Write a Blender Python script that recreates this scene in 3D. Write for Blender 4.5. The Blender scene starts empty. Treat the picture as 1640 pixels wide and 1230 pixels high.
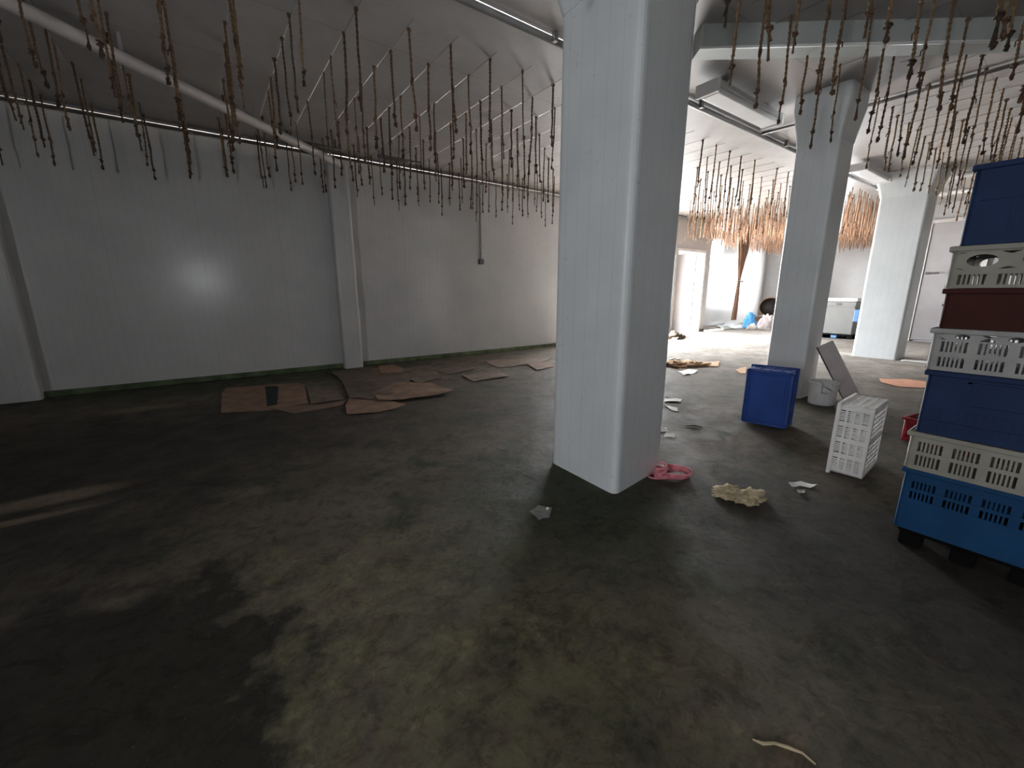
import bpy, bmesh, math, random
from mathutils import Vector, Matrix, noise

random.seed(7)
S = bpy.context.scene
COL = S.collection
R = math.radians

# ------------------------------------------------------------------ camera
F = 660.0                                   # focal length in pixels of the 1640-wide frame
PITCH = math.atan(148 / F)
HEAD = R(54.3)
cam = bpy.data.cameras.new('camera')
cam.sensor_width = 36.0
cam.lens = 36.0 * F / 1640.0
cam.clip_start = 0.02
cam.clip_end = 300
camo = bpy.data.objects.new('camera', cam)
COL.objects.link(camo)
camo.location = (0, 0, 1.5)
camo.rotation_euler = (math.pi / 2 - PITCH, 0, HEAD - math.pi / 2)
S.camera = camo

# ------------------------------------------------------------------ sky, daylight, exposure
S.view_settings.view_transform = 'Standard'
S.view_settings.look = 'None'
S.view_settings.gamma = 1.0
S.view_settings.use_curve_mapping = False
S.view_settings.exposure = -0.16
S.cycles.max_bounces = 10
S.cycles.diffuse_bounces = 7
S.cycles.glossy_bounces = 4
S.cycles.sample_clamp_indirect = 8.0
S.cycles.use_denoising = True

world = bpy.data.worlds.new('overcast_sky')
S.world = world
world.use_nodes = True
wb = world.node_tree.nodes['Background']
wb.inputs[0].default_value = (0.93, 0.97, 1.0, 1)
wb.inputs[1].default_value = 46.0

sun = bpy.data.lights.new('sun', 'SUN')
sun.energy = 230.0
sun.angle = R(1.5)
sun.color = (1.0, 0.95, 0.88)
suno = bpy.data.objects.new('sun', sun)
suno.rotation_euler = Vector((-0.10, -0.42, -1.0)).to_track_quat('-Z', 'Y').to_euler()
suno.location = (11, 14, 20)
COL.objects.link(suno)

def portal(name, loc, rot, sx, sy):
    l = bpy.data.lights.new(name, 'AREA')
    l.shape = 'RECTANGLE'; l.size = sx; l.size_y = sy
    l.cycles.is_portal = True
    o = bpy.data.objects.new(name, l)
    o.location = loc; o.rotation_euler = rot
    COL.objects.link(o)
    return o

WY = 8.70            # face of the long panel wall
CZ = 4.0             # ceiling height
DOCK = (8.9, 12.3, 0.0, 3.35)     # wide open loading doorway, hidden by the near pillar
DOOR = (13.3, 14.95, 0.0, 2.87)   # open doorway seen past the near pillar
WIN = (-0.42, 0.12, 1.75, 2.35)   # small window in the wall behind the camera
REAR = (-2.0, -0.45, 1.5, 2.8)       # window in the near end wall, behind the camera (y0, y1, z0, z1)
EWN = (7.25, 8.9, 0.7, 3.3)      # window of the end wall, behind the second pillar (y0, y1, z0, z1)
GLZ = (15.7, 18.6, 2.6, 3.7)      # high window strip of the far recess

portal('loading_doorway_daylight', ((DOCK[0] + DOCK[1]) / 2, WY + 0.10, DOCK[3] / 2), (R(-90), 0, 0), DOCK[1] - DOCK[0], DOCK[3])
portal('doorway_daylight', ((DOOR[0] + DOOR[1]) / 2, WY + 0.10, DOOR[3] / 2), (R(-90), 0, 0), DOOR[1] - DOOR[0], DOOR[3])
portal('window_daylight', ((WIN[0] + WIN[1]) / 2, -7.1, (WIN[2] + WIN[3]) / 2), (R(90), 0, 0), WIN[1] - WIN[0], WIN[3] - WIN[2])

portal('rear_window_daylight', (-6.1, (REAR[0] + REAR[1]) / 2, (REAR[2] + REAR[3]) / 2), (0, R(-90), 0), REAR[3] - REAR[2], REAR[1] - REAR[0])
portal('end_window_daylight', (23.0, (EWN[0] + EWN[1]) / 2, (EWN[2] + EWN[3]) / 2), (0, R(90), 0), EWN[3] - EWN[2], EWN[1] - EWN[0])
portal('high_window_daylight', ((GLZ[0] + GLZ[1]) / 2, 10.1, (GLZ[2] + GLZ[3]) / 2), (R(-90), 0, 0), GLZ[1] - GLZ[0], GLZ[3] - GLZ[2])

# ------------------------------------------------------------------ pixel ray helpers (only to read positions on real planes)
_f = Vector((math.cos(PITCH) * math.cos(HEAD), math.cos(PITCH) * math.sin(HEAD), -math.sin(PITCH)))
_r = Vector((math.sin(HEAD), -math.cos(HEAD), 0))
_u = _r.cross(_f)
EYE = Vector((0, 0, 1.5))
def at(x, y, z=0.0):
    d = _f + _r * ((x - 820) / F) + _u * ((615 - y) / F)
    return EYE + d * ((z - 1.5) / d.z)
def proj(p):
    v = Vector(p) - EYE
    d = v.dot(_f)
    if d < 0.05: return None
    return (820 + F * v.dot(_r) / d, 615 - F * v.dot(_u) / d)

# ------------------------------------------------------------------ materials
def new_mat(name):
    m = bpy.data.materials.new(name)
    m.use_nodes = True
    return m, m.node_tree.nodes, m.node_tree.links, m.node_tree.nodes['Principled BSDF']

def mat(name, col, rough=0.6, var=0.18, scale=6.0, bump=0.0, metallic=0.0, bscale=40.0, random_tint=0.0, transmission=0.0, alpha=1.0, spec=0.5):
    m, N, L, b = new_mat(name)
    tc = N.new('ShaderNodeTexCoord')
    n = N.new('ShaderNodeTexNoise'); n.inputs['Scale'].default_value = scale; n.inputs['Detail'].default_value = 6
    L.new(tc.outputs['Object'], n.inputs['Vector'])
    r = N.new('ShaderNodeValToRGB')
    r.color_ramp.elements[0].position = 0.3; r.color_ramp.elements[1].position = 0.7
    r.color_ramp.elements[0].color = tuple(max(0, c * (1 - var)) for c in col) + (1,)
    r.color_ramp.elements[1].color = tuple(min(1, c * (1 + var)) for c in col) + (1,)
    L.new(n.outputs['Fac'], r.inputs['Fac'])
    out = r.outputs['Color']
    if random_tint:
        oi = N.new('ShaderNodeObjectInfo')
        hs = N.new('ShaderNodeHueSaturation')
        mr = N.new('ShaderNodeMapRange')
        mr.inputs['To Min'].default_value = 1 - random_tint; mr.inputs['To Max'].default_value = 1 + random_tint
        L.new(oi.outputs['Random'], mr.inputs['Value']); L.new(mr.outputs['Result'], hs.inputs['Value'])
        L.new(out, hs.inputs['Color']); out = hs.outputs['Color']
    L.new(out, b.inputs['Base Color'])
    b.inputs['Roughness'].default_value = rough
    b.inputs['Metallic'].default_value = metallic
    b.inputs['Specular IOR Level'].default_value = spec
    if transmission: b.inputs['Transmission Weight'].default_value = transmission
    if alpha < 1: b.inputs['Alpha'].default_value = alpha
    if bump:
        n2 = N.new('ShaderNodeTexNoise'); n2.inputs['Scale'].default_value = bscale; n2.inputs['Detail'].default_value = 4
        L.new(tc.outputs['Object'], n2.inputs['Vector'])
        bp = N.new('ShaderNodeBump'); bp.inputs['Strength'].default_value = bump; bp.inputs['Distance'].default_value = 0.01
        L.new(n2.outputs['Fac'], bp.inputs['Height']); L.new(bp.outputs['Normal'], b.inputs['Normal'])
    return m

def panel_mat(name, col, seam=1.15, rib=0.105, rough=0.2, smudge=0.12, seam_dark=0.93, rib_bump=0.02):
    """White lacquered sandwich panel: fine ribs, one joint per panel width, faint smudges."""
    m, N, L, b = new_mat(name)
    g = N.new('ShaderNodeNewGeometry')
    sp = N.new('ShaderNodeSeparateXYZ'); L.new(g.outputs['Position'], sp.inputs[0])
    sn = N.new('ShaderNodeSeparateXYZ'); L.new(g.outputs['True Normal'], sn.inputs[0])
    def M(op, a, c=None, v=None):
        n = N.new('ShaderNodeMath'); n.operation = op
        if hasattr(a, 'links'): L.new(a, n.inputs[0])
        else: n.inputs[0].default_value = a
        if c is not None:
            if hasattr(c, 'links'): L.new(c, n.inputs[1])
            else: n.inputs[1].default_value = c
        if v is not None: n.inputs[2].default_value = v
        return n.outputs[0]
    nx = M('ABSOLUTE', sn.outputs[0]); ny = M('ABSOLUTE', sn.outputs[1])
    isx = M('GREATER_THAN', nx, ny)
    u = M('ADD', M('MULTIPLY', sp.outputs[1], isx), M('MULTIPLY', sp.outputs[0], M('SUBTRACT', 1.0, isx)))
    s = M('PINGPONG', u, seam / 2)
    line = M('LESS_THAN', s, 0.005)
    rb = M('PINGPONG', u, rib / 2)
    rl = M('LESS_THAN', rb, 0.005)
    n = N.new('ShaderNodeTexNoise'); n.inputs['Scale'].default_value = 1.3; n.inputs['Detail'].default_value = 8; n.inputs['Roughness'].default_value = 0.62
    L.new(g.outputs['Position'], n.inputs['Vector'])
    r = N.new('ShaderNodeValToRGB')
    r.color_ramp.elements[0].position = 0.3; r.color_ramp.elements[1].position = 0.62
    r.color_ramp.elements[0].color = tuple(c * (1 - smudge) for c in col) + (1,)
    r.color_ramp.elements[1].color = col + (1,)
    L.new(n.outputs['Fac'], r.inputs['Fac'])
    # specks of dirt
    n2 = N.new('ShaderNodeTexNoise'); n2.inputs['Scale'].default_value = 34; n2.inputs['Detail'].default_value = 3
    L.new(g.outputs['Position'], n2.inputs['Vector'])
    sk = N.new('ShaderNodeMapRange'); sk.inputs['From Min'].default_value = 0.69; sk.inputs['From Max'].default_value = 0.74
    sk.inputs['To Max'].default_value = 0.45
    L.new(n2.outputs['Fac'], sk.inputs['Value'])
    mx = N.new('ShaderNodeMixRGB'); mx.inputs['Color2'].default_value = (0.22, 0.2, 0.17, 1)
    L.new(sk.outputs['Result'], mx.inputs['Fac']); L.new(r.outputs['Color'], mx.inputs['Color1'])
    mm = N.new('ShaderNodeMixRGB'); mm.blend_type = 'MULTIPLY'
    L.new(line, mm.inputs['Fac']); L.new(mx.outputs['Color'], mm.inputs['Color1'])
    mm.inputs['Color2'].default_value = (seam_dark, seam_dark, seam_dark, 1)
    m3 = N.new('ShaderNodeMixRGB'); m3.blend_type = 'MULTIPLY'
    L.new(rl, m3.inputs['Fac']); L.new(mm.outputs['Color'], m3.inputs['Color1'])
    m3.inputs['Color2'].default_value = (0.93, 0.93, 0.93, 1)
    L.new(m3.outputs['Color'], b.inputs['Base Color'])
    b.inputs['Roughness'].default_value = rough
    bp = N.new('ShaderNodeBump'); bp.inputs['Strength'].default_value = rib_bump; bp.inputs['Distance'].default_value = 0.01
    hh = M('MULTIPLY', M('SUBTRACT', 1.0, M('MAXIMUM', line, rl)), 1.0)
    L.new(hh, bp.inputs['Height']); L.new(bp.outputs['Normal'], b.inputs['Normal'])
    return m

def floor_mat():
    m, N, L, b = new_mat('stained_concrete')
    g = N.new('ShaderNodeNewGeometry')
    P = g.outputs['Position']
    def nz(scale, detail=8, rough=0.6, dist=0.0, off=(0, 0, 0)):
        mp = N.new('ShaderNodeMapping'); mp.inputs['Location'].default_value = off
        L.new(P, mp.inputs['Vector'])
        n = N.new('ShaderNodeTexNoise'); n.inputs['Scale'].default_value = scale; n.inputs['Detail'].default_value = detail
        n.inputs['Roughness'].default_value = rough; n.inputs['Distortion'].default_value = dist
        L.new(mp.outputs[0], n.inputs['Vector'])
        return n.outputs['Fac']
    def ramp(v, a, c):
        r = N.new('ShaderNodeMapRange'); r.inputs['From Min'].default_value = a; r.inputs['From Max'].default_value = c
        r.clamp = True
        L.new(v, r.inputs['Value']); return r.outputs['Result']
    def mixc(f, c1, c2, mode='MIX'):
        x = N.new('ShaderNodeMixRGB'); x.blend_type = mode
        if hasattr(f, 'links'): L.new(f, x.inputs['Fac'])
        else: x.inputs['Fac'].default_value = f
        for s, c in (('Color1', c1), ('Color2', c2)):
            if hasattr(c, 'links'): L.new(c, x.inputs[s])
            else: x.inputs[s].default_value = tuple(c) + (1,)
        return x.outputs['Color']
    def math_(op, a, c):
        n = N.new('ShaderNodeMath'); n.operation = op; n.use_clamp = True
        for i, v in enumerate((a, c)):
            if hasattr(v, 'links'): L.new(v, n.inputs[i])
            else: n.inputs[i].default_value = v
        return n.outputs[0]
    warp = nz(2.2, 6, 0.65)
    def blob(cx, cy, rx, ry, edge=0.25, wob=0.9):
        """an irregular patch around (cx, cy)"""
        mp = N.new('ShaderNodeMapping'); mp.vector_type = 'POINT'
        mp.inputs['Location'].default_value = (-cx / rx, -cy / ry, 0)
        mp.inputs['Scale'].default_value = (1 / rx, 1 / ry, 0)
        L.new(P, mp.inputs['Vector'])
        ln = N.new('ShaderNodeVectorMath'); ln.operation = 'LENGTH'; L.new(mp.outputs[0], ln.inputs[0])
        a = N.new('ShaderNodeMath'); a.operation = 'MULTIPLY_ADD'
        L.new(warp, a.inputs[0]); a.inputs[1].default_value = wob * 2; a.inputs[2].default_value = -wob
        s = N.new('ShaderNodeMath'); s.operation = 'ADD'; L.new(ln.outputs['Value'], s.inputs[0]); L.new(a.outputs[0], s.inputs[1])
        r = N.new('ShaderNodeMapRange'); r.inputs['From Min'].default_value = 1 + edge; r.inputs['From Max'].default_value = 1 - edge
        L.new(s.outputs[0], r.inputs['Value']); return r.outputs['Result']
    c = mixc(ramp(nz(0.55), 0.35, 0.65), (0.130, 0.107, 0.086), (0.085, 0.071, 0.056))
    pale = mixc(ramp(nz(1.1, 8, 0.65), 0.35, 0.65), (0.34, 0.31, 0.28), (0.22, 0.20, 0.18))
    pale_lit = math_('MAXIMUM', blob(14.0, 7.4, 6.2, 3.6, 0.5, 0.5), blob(14.5, 3.2, 4.6, 3.6, 0.5, 0.6))  # pale beige concrete, lightened by the doorways to put daylight into the colour
    c = mixc(ramp(nz(1.7, 9, 0.68, 0.6), 0.45, 0.66), c, (0.075, 0.064, 0.045))
    c = mixc(ramp(nz(2.6, 9, 0.7, 0.4, (7, 3, 0)), 0.50, 0.64), c, (0.040, 0.044, 0.030))
    # worn olive patch in the foreground
    ol = math_('MULTIPLY', math_('MULTIPLY', blob(0.55, 1.25, 1.25, 1.15, 0.45), ramp(nz(5.5, 9, 0.72), 0.36, 0.6)), 0.85)
    c = mixc(ol, c, (0.175, 0.16, 0.095))
    c = mixc(math_('MULTIPLY', ramp(nz(9, 8, 0.7, 0.5, (2, 9, 0)), 0.55, 0.66), 0.6), c, (0.05, 0.043, 0.033))
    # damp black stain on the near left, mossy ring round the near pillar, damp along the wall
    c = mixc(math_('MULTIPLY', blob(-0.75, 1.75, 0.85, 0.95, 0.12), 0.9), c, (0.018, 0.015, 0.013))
    c = mixc(math_('MULTIPLY', blob(-1.0, 5.1, 2.3, 1.6, 0.4), 0.85), c, (0.022, 0.02, 0.017))  # damp stain, widened to put the dimness at the left into the colour
    c = mixc(math_('MULTIPLY', blob(-1.5, 3.2, 1.25, 0.9, 0.4), 0.75), c, (0.026, 0.023, 0.02))  # added dark patch, painted shade dimming the left of the floor
    c = mixc(math_('MULTIPLY', blob(1.7, 5.2, 1.6, 1.1, 0.6), 0.5), c, (0.045, 0.037, 0.03))
    c = mixc(math_('MULTIPLY', blob(2.0, 2.0, 0.75, 0.85, 0.5), 0.7), c, (0.035, 0.048, 0.03))
    c = mixc(math_('MULTIPLY', blob(0.5, 8.2, 3.2, 0.55, 0.4), 0.8), c, (0.03, 0.036, 0.022))
    c = mixc(math_('MULTIPLY', blob(2.9, 0.35, 0.9, 1.1, 0.4), 0.75), c, (0.03, 0.028, 0.026))
    # scraped lighter patches
    for (x, y, rx, ry) in ((-1.12, 4.27, 0.36, 0.12), (-1.25, 3.95, 0.4, 0.05), (-0.9, 7.05, 0.35, 0.16), (1.40, 0.33, 0.12, 0.03)):
        c = mixc(math_('MULTIPLY', blob(x, y, rx, ry, 0.35, 0.5), 0.55), c, (0.20, 0.15, 0.105))
    c = mixc(pale_lit, c, pale)
    # grit, hairline crust and small blotches
    c = mixc(math_('MULTIPLY', ramp(nz(4.3, 10, 0.75, 1.2, (11, 2, 0)), 0.53, 0.60), 0.55), c, (0.45, 0.40, 0.36), 'MULTIPLY')
    c = mixc(math_('MULTIPLY', ramp(nz(16, 10, 0.8, 0.8, (3, 6, 0)), 0.50, 0.62), 0.5), c, (0.42, 0.40, 0.36), 'MULTIPLY')
    c = mixc(math_('MULTIPLY', ramp(nz(7, 10, 0.8, 1.5, (5, 13, 0)), 0.56, 0.63), 0.45), c, (1.9, 1.8, 1.6), 'MULTIPLY')
    c = mixc(math_('MULTIPLY', ramp(nz(55, 4, 0.7, 0, (1, 8, 0)), 0.66, 0.70), 0.35), c, (0.26, 0.23, 0.19))
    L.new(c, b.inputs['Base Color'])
    ro = N.new('ShaderNodeMapRange'); ro.inputs['From Min'].default_value = 0.35; ro.inputs['From Max'].default_value = 0.7
    ro.inputs['To Min'].default_value = 0.6; ro.inputs['To Max'].default_value = 0.9
    L.new(nz(3.1, 6, 0.6, 0.2, (4, 4, 0)), ro.inputs['Value']); L.new(ro.outputs['Result'], b.inputs['Roughness'])
    b.inputs['Specular IOR Level'].default_value = 0.16
    bp = N.new('ShaderNodeBump'); bp.inputs['Strength'].default_value = 0.35; bp.inputs['Distance'].default_value = 0.015
    L.new(nz(11, 9, 0.7), bp.inputs['Height']); L.new(bp.outputs['Normal'], b.inputs['Normal'])
    return m

def ceiling_mat():
    m, N, L, b = new_mat('ceiling_panel')
    g = N.new('ShaderNodeNewGeometry')
    sp = N.new('ShaderNodeSeparateXYZ'); L.new(g.outputs['Position'], sp.inputs[0])
    pp = N.new('ShaderNodeMath'); pp.operation = 'PINGPONG'; pp.inputs[1].default_value = 0.6
    L.new(sp.outputs[1], pp.inputs[0])
    lt = N.new('ShaderNodeMath'); lt.operation = 'LESS_THAN'; lt.inputs[1].default_value = 0.008
    L.new(pp.outputs[0], lt.inputs[0])
    n = N.new('ShaderNodeTexNoise'); n.inputs['Scale'].default_value = 0.9; n.inputs['Detail'].default_value = 9; n.inputs['Roughness'].default_value = 0.65
    L.new(g.outputs['Position'], n.inputs['Vector'])
    r = N.new('ShaderNodeValToRGB')
    r.color_ramp.elements[0].position = 0.28; r.color_ramp.elements[1].position = 0.62
    r.color_ramp.elements[0].color = (0.30, 0.28, 0.27, 1); r.color_ramp.elements[1].color = (0.42, 0.40, 0.395, 1)
    L.new(n.outputs['Fac'], r.inputs['Fac'])
    mm = N.new('ShaderNodeMixRGB'); mm.blend_type = 'MULTIPLY'; mm.inputs['Color2'].default_value = (0.8, 0.8, 0.8, 1)
    L.new(lt.outputs[0], mm.inputs['Fac']); L.new(r.outputs['Color'], mm.inputs['Color1'])
    L.new(mm.outputs['Color'], b.inputs['Base Color'])
    b.inputs['Roughness'].default_value = 0.5
    return m

M = {}
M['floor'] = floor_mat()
M['ceiling'] = ceiling_mat()
M['panel'] = panel_mat('white_wall_panel', (0.49, 0.485, 0.48))
M['pillar'] = panel_mat('white_pillar_panel', (0.72, 0.75, 0.765), seam=5.0, rib=0.125, rough=0.3, seam_dark=0.9)
M['plaster'] = mat('pale_plaster', (0.66, 0.64, 0.63), 0.7, 0.08, 1.5)
M['rear_wall'] = mat('dark_unseen_wall', (0.2, 0.19, 0.18), 0.8, 0.2, 1.5)  # unseen walls, coloured dark to cut bounce light near the camera
M['moss'] = mat('mossy_kerb', (0.075, 0.10, 0.05), 0.9, 0.5, 5, 0.4)
M['white_paint'] = mat('white_paint', (0.72, 0.72, 0.71), 0.35, 0.06, 3)
M['beam'] = mat('grey_green_beam', (0.42, 0.45, 0.44), 0.5, 0.1, 2)
M['pvc'] = mat('white_pipe', (0.50, 0.46, 0.45), 0.5, 0.08, 3)
M['conduit'] = mat('grey_conduit', (0.25, 0.24, 0.24), 0.5, 0.15, 4)
M['wire'] = mat('dark_wire', (0.10, 0.09, 0.08), 0.6, 0.2, 5)
M['dark'] = mat('dark_plastic', (0.035, 0.034, 0.036), 0.5, 0.2, 6)
M['lamp_white'] = mat('milky_diffuser', (0.84, 0.83, 0.84), 0.3, 0.04, 4)
M['lamp_body'] = mat('lamp_housing', (0.52, 0.52, 0.52), 0.45, 0.08, 4)
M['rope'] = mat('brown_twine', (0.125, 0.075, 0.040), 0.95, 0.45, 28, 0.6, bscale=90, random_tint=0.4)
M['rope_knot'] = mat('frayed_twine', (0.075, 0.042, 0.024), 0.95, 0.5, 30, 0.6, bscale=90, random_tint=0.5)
M['rope_far'] = mat('daylit_twine', (0.29, 0.17, 0.11), 0.95, 0.45, 12, 0.3)  # same twine as the near ropes, far daylight put into a paler colour
M['blue'] = mat('blue_plastic', (0.018, 0.055, 0.235), 0.65, 0.15, 4, 0.1, spec=0.2)
M['navy'] = mat('navy_plastic', (0.012, 0.028, 0.085), 0.65, 0.2, 4, 0.1, spec=0.2)
M['teal'] = mat('teal_blue_plastic', (0.006, 0.050, 0.135), 0.65, 0.2, 4, 0.1, spec=0.2)
M['white_crate'] = mat('white_crate_plastic', (0.78, 0.75, 0.73), 0.5, 0.12, 5, 0.1)
M['cream_crate'] = mat('cream_crate_plastic', (0.27, 0.255, 0.215), 0.6, 0.18, 5, 0.1)  # stack crates: the weak light on them is put into a darker cream
M['grey_crate'] = mat('shaded_white_plastic', (0.32, 0.31, 0.30), 0.6, 0.18, 5, 0.1)  # white plastic, darkened to carry the dim light on the stack
M['brown_crate'] = mat('dark_brown_plastic', (0.05, 0.014, 0.010), 0.7, 0.2, 5, 0.1, spec=0.15)
M['red'] = mat('red_plastic', (0.33, 0.012, 0.025), 0.4, 0.15, 4, 0.1)
M['cardboard'] = mat('brown_cardboard', (0.165, 0.098, 0.062), 0.9, 0.3, 5, 0.3, random_tint=0.2)
M['cardboard_damp'] = mat('damp_cardboard', (0.105, 0.072, 0.05), 0.85, 0.35, 5, 0.3, random_tint=0.2)
M['cardboard_light'] = mat('tan_cardboard', (0.42, 0.26, 0.15), 0.9, 0.2, 5, 0.3)
M['cardboard_orange'] = mat('orange_cardboard', (0.5, 0.24, 0.15), 0.9, 0.15, 6, 0.2)
M['tape'] = mat('dark_tape', (0.02, 0.026, 0.028), 0.85, 0.2, 8, spec=0.1)
M['paper'] = mat('white_paper', (0.78, 0.75, 0.72), 0.7, 0.08, 8)
M['rag'] = mat('cream_rag', (0.48, 0.39, 0.25), 0.95, 0.25, 14, 0.6)
M['pink'] = mat('pink_cord', (0.62, 0.20, 0.24), 0.7, 0.3, 30, 0.5)
M['film'] = mat('clear_plastic_film', (0.55, 0.58, 0.56), 0.2, 0.1, 9, 0.2, transmission=0.75)
M['bucket'] = mat('white_bucket_plastic', (0.62, 0.61, 0.60), 0.4, 0.12, 5, 0.1)
M['board'] = mat('grey_board', (0.52, 0.47, 0.46), 0.6, 0.15, 5, 0.15)
M['board_edge'] = mat('dark_board_edge', (0.08, 0.07, 0.065), 0.8, 0.2, 5)
M['curtain'] = mat('brown_curtain', (0.27, 0.165, 0.115), 0.95, 0.2, 9, 0.3)
M['cabinet'] = mat('grey_enamel', (0.13, 0.13, 0.125), 0.5, 0.08, 3)
M['bracket_blue'] = mat('light_blue_plastic', (0.07, 0.17, 0.42), 0.45, 0.12, 4)
M['blue_bag'] = mat('sky_blue_bag', (0.10, 0.42, 0.85), 0.4, 0.15, 9, 0.3)
M['sack'] = mat('pinkish_white_sack', (0.78, 0.70, 0.70), 0.7, 0.12, 8, 0.4)
M['basket'] = mat('brown_wicker', (0.26, 0.17, 0.10), 0.8, 0.3, 20, 0.6)
M['pallet'] = mat('black_pallet_plastic', (0.006, 0.006, 0.006), 0.9, 0.2, 5, spec=0.05)
M['yard'] = mat('pale_paving', (0.78, 0.77, 0.75), 0.9, 0.08, 1.0)
M['frame'] = mat('door_frame', (0.66, 0.62, 0.60), 0.5, 0.06, 3)
M['door'] = mat('white_door', (0.30, 0.285, 0.29), 0.35, 0.06, 2)
M['metal'] = mat('dull_metal', (0.35, 0.34, 0.33), 0.35, 0.12, 8, metallic=0.8)

# ------------------------------------------------------------------ mesh helpers
class MB:
    def __init__(s): s.bm = bmesh.new()
    def box(s, c, d, rot=None, bevel=0.0, seg=1):
        r = bmesh.ops.create_cube(s.bm, size=1.0)
        vs = r['verts']
        bmesh.ops.scale(s.bm, vec=d, verts=vs)
        if bevel > 0:
            es = list({e for v in vs for e in v.link_edges})
            b = bmesh.ops.bevel(s.bm, geom=es, offset=bevel, segments=seg, profile=0.5, affect='EDGES')
            vs = list({v for f in b['faces'] for v in f.verts} | {v for v in vs if v.is_valid})
        if rot is not None: bmesh.ops.rotate(s.bm, cent=(0, 0, 0), matrix=rot, verts=vs)
        bmesh.ops.translate(s.bm, vec=c, verts=vs)
        return vs
    def mm(s, x0, x1, y0, y1, z0, z1, bevel=0.0, seg=1):
        return s.box(((x0 + x1) / 2, (y0 + y1) / 2, (z0 + z1) / 2), (x1 - x0, y1 - y0, z1 - z0), None, bevel, seg)
    def loops(s, rings, close=False, cap=True, smooth=True):
        """rings: list of lists of points, joined ring to ring"""
        V = [[s.bm.verts.new(p) for p in r] for r in rings]
        n = len(V[0]); k = len(V)
        for i in range(k if close else k - 1):
            a, b = V[i], V[(i + 1) % k]
            for j in range(n):
                f = s.bm.faces.new((a[j], a[(j + 1) % n], b[(j + 1) % n], b[j])); f.smooth = smooth
        if cap and not close:
            s.bm.faces.new(V[0][::-1]); s.bm.faces.new(V[-1])
        return V
    def tube(s, pts, r, n=8, close=False, cap=True):
        pts = [Vector(p) for p in pts]; k = len(pts)
        rr = r if isinstance(r, (list, tuple)) else [r] * k
        rings = []; up = None
        for i in range(k):
            if close: t = pts[(i + 1) % k] - pts[i - 1]
            else: t = pts[min(i + 1, k - 1)] - pts[max(i - 1, 0)]
            t.normalize()
            if up is None:
                up = Vector((0, 0, 1)) if abs(t.z) < 0.9 else Vector((1, 0, 0))
            a = t.cross(up); 
            if a.length < 1e-5: a = t.cross(Vector((0.3, 1, 0.2)))
            a.normalize(); b = a.cross(t); up = b
            rings.append([pts[i] + (a * math.cos(2 * math.pi * j / n) + b * math.sin(2 * math.pi * j / n)) * rr[i] for j in range(n)])
        return s.loops(rings, close, cap)
    def lathe(s, prof, n=28, c=(0, 0, 0), cap=False, skip=None):
        V = []
        for (r, z) in prof:
            V.append([s.bm.verts.new((c[0] + r * math.cos(2 * math.pi * j / n), c[1] + r * math.sin(2 * math.pi * j / n), c[2] + z)) for j in range(n)])
        for i in range(len(V) - 1):
            for j in range(n):
                if skip and skip(i, j): continue
                f = s.bm.faces.new((V[i][j], V[i][(j + 1) % n], V[i + 1][(j + 1) % n], V[i + 1][j])); f.smooth = True
        if cap:
            s.bm.faces.new(V[0][::-1]); s.bm.faces.new(V[-1])
    def prism(s, poly, z0, z1):
        a = [s.bm.verts.new((p[0], p[1], z0)) for p in poly]
        b = [s.bm.verts.new((p[0], p[1], z1)) for p in poly]
        n = len(poly)
        for i in range(n): s.bm.faces.new((a[i], a[(i + 1) % n], b[(i + 1) % n], b[i]))
        s.bm.faces.new(a[::-1]); s.bm.faces.new(b)
    def blob(s, c, d, amp=0.3, freq=3.0, seed=0, sub=4, flat=True):
        r = bmesh.ops.create_icosphere(s.bm, subdivisions=sub, radius=1.0)
        for v in r['verts']:
            p = v.co.copy()
            k = 1 + amp * noise.fractal(p * freq + Vector((seed, seed * 2.3, 1)), 0.6, 2.1, 4)
            q = Vector((p.x * d[0], p.y * d[1], p.z * d[2])) * k
            if flat and q.z < 0: q.z *= 0.15
            v.co = q + Vector(c)
        for v in r['verts']:
            for f in v.link_faces: f.smooth = True
        return r['verts']
    def xf(s, mtx): bmesh.ops.transform(s.bm, matrix=mtx, verts=s.bm.verts)
    def build(s, name, m, parent=None):
        bmesh.ops.recalc_face_normals(s.bm, faces=s.bm.faces)
        me = bpy.data.meshes.new(name); s.bm.to_mesh(me); s.bm.free()
        me.materials.append(m)
        o = bpy.data.objects.new(name, me); COL.objects.link(o)
        if parent is not None: o.parent = parent
        return o

def tag(o, label=None, cat=None, group=None, kind=None):
    if label: o['label'] = label
    if cat: o['category'] = cat
    if group: o['group'] = group
    if kind: o['kind'] = kind
    return o
def empty(name, loc=(0, 0, 0), rot=(0, 0, 0)):
    o = bpy.data.objects.new(name, None); o.empty_display_size = 0.1
    o.location = loc; o.rotation_euler = rot; COL.objects.link(o); return o
def struct(o, label, cat): return tag(o, label, cat, None, 'structure')

# ------------------------------------------------------------------ the room shell
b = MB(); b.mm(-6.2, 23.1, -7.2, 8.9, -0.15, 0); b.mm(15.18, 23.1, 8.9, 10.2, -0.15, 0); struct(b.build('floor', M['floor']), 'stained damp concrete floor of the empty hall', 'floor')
b = MB(); b.mm(-6.2, 23.1, -7.2, 8.9, CZ, CZ + 0.15); b.mm(15.18, 23.1, 8.9, 10.2, CZ, CZ + 0.15); struct(b.build('ceiling', M['ceiling']), 'pale panelled ceiling hung with brown ropes', 'ceiling')

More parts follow.
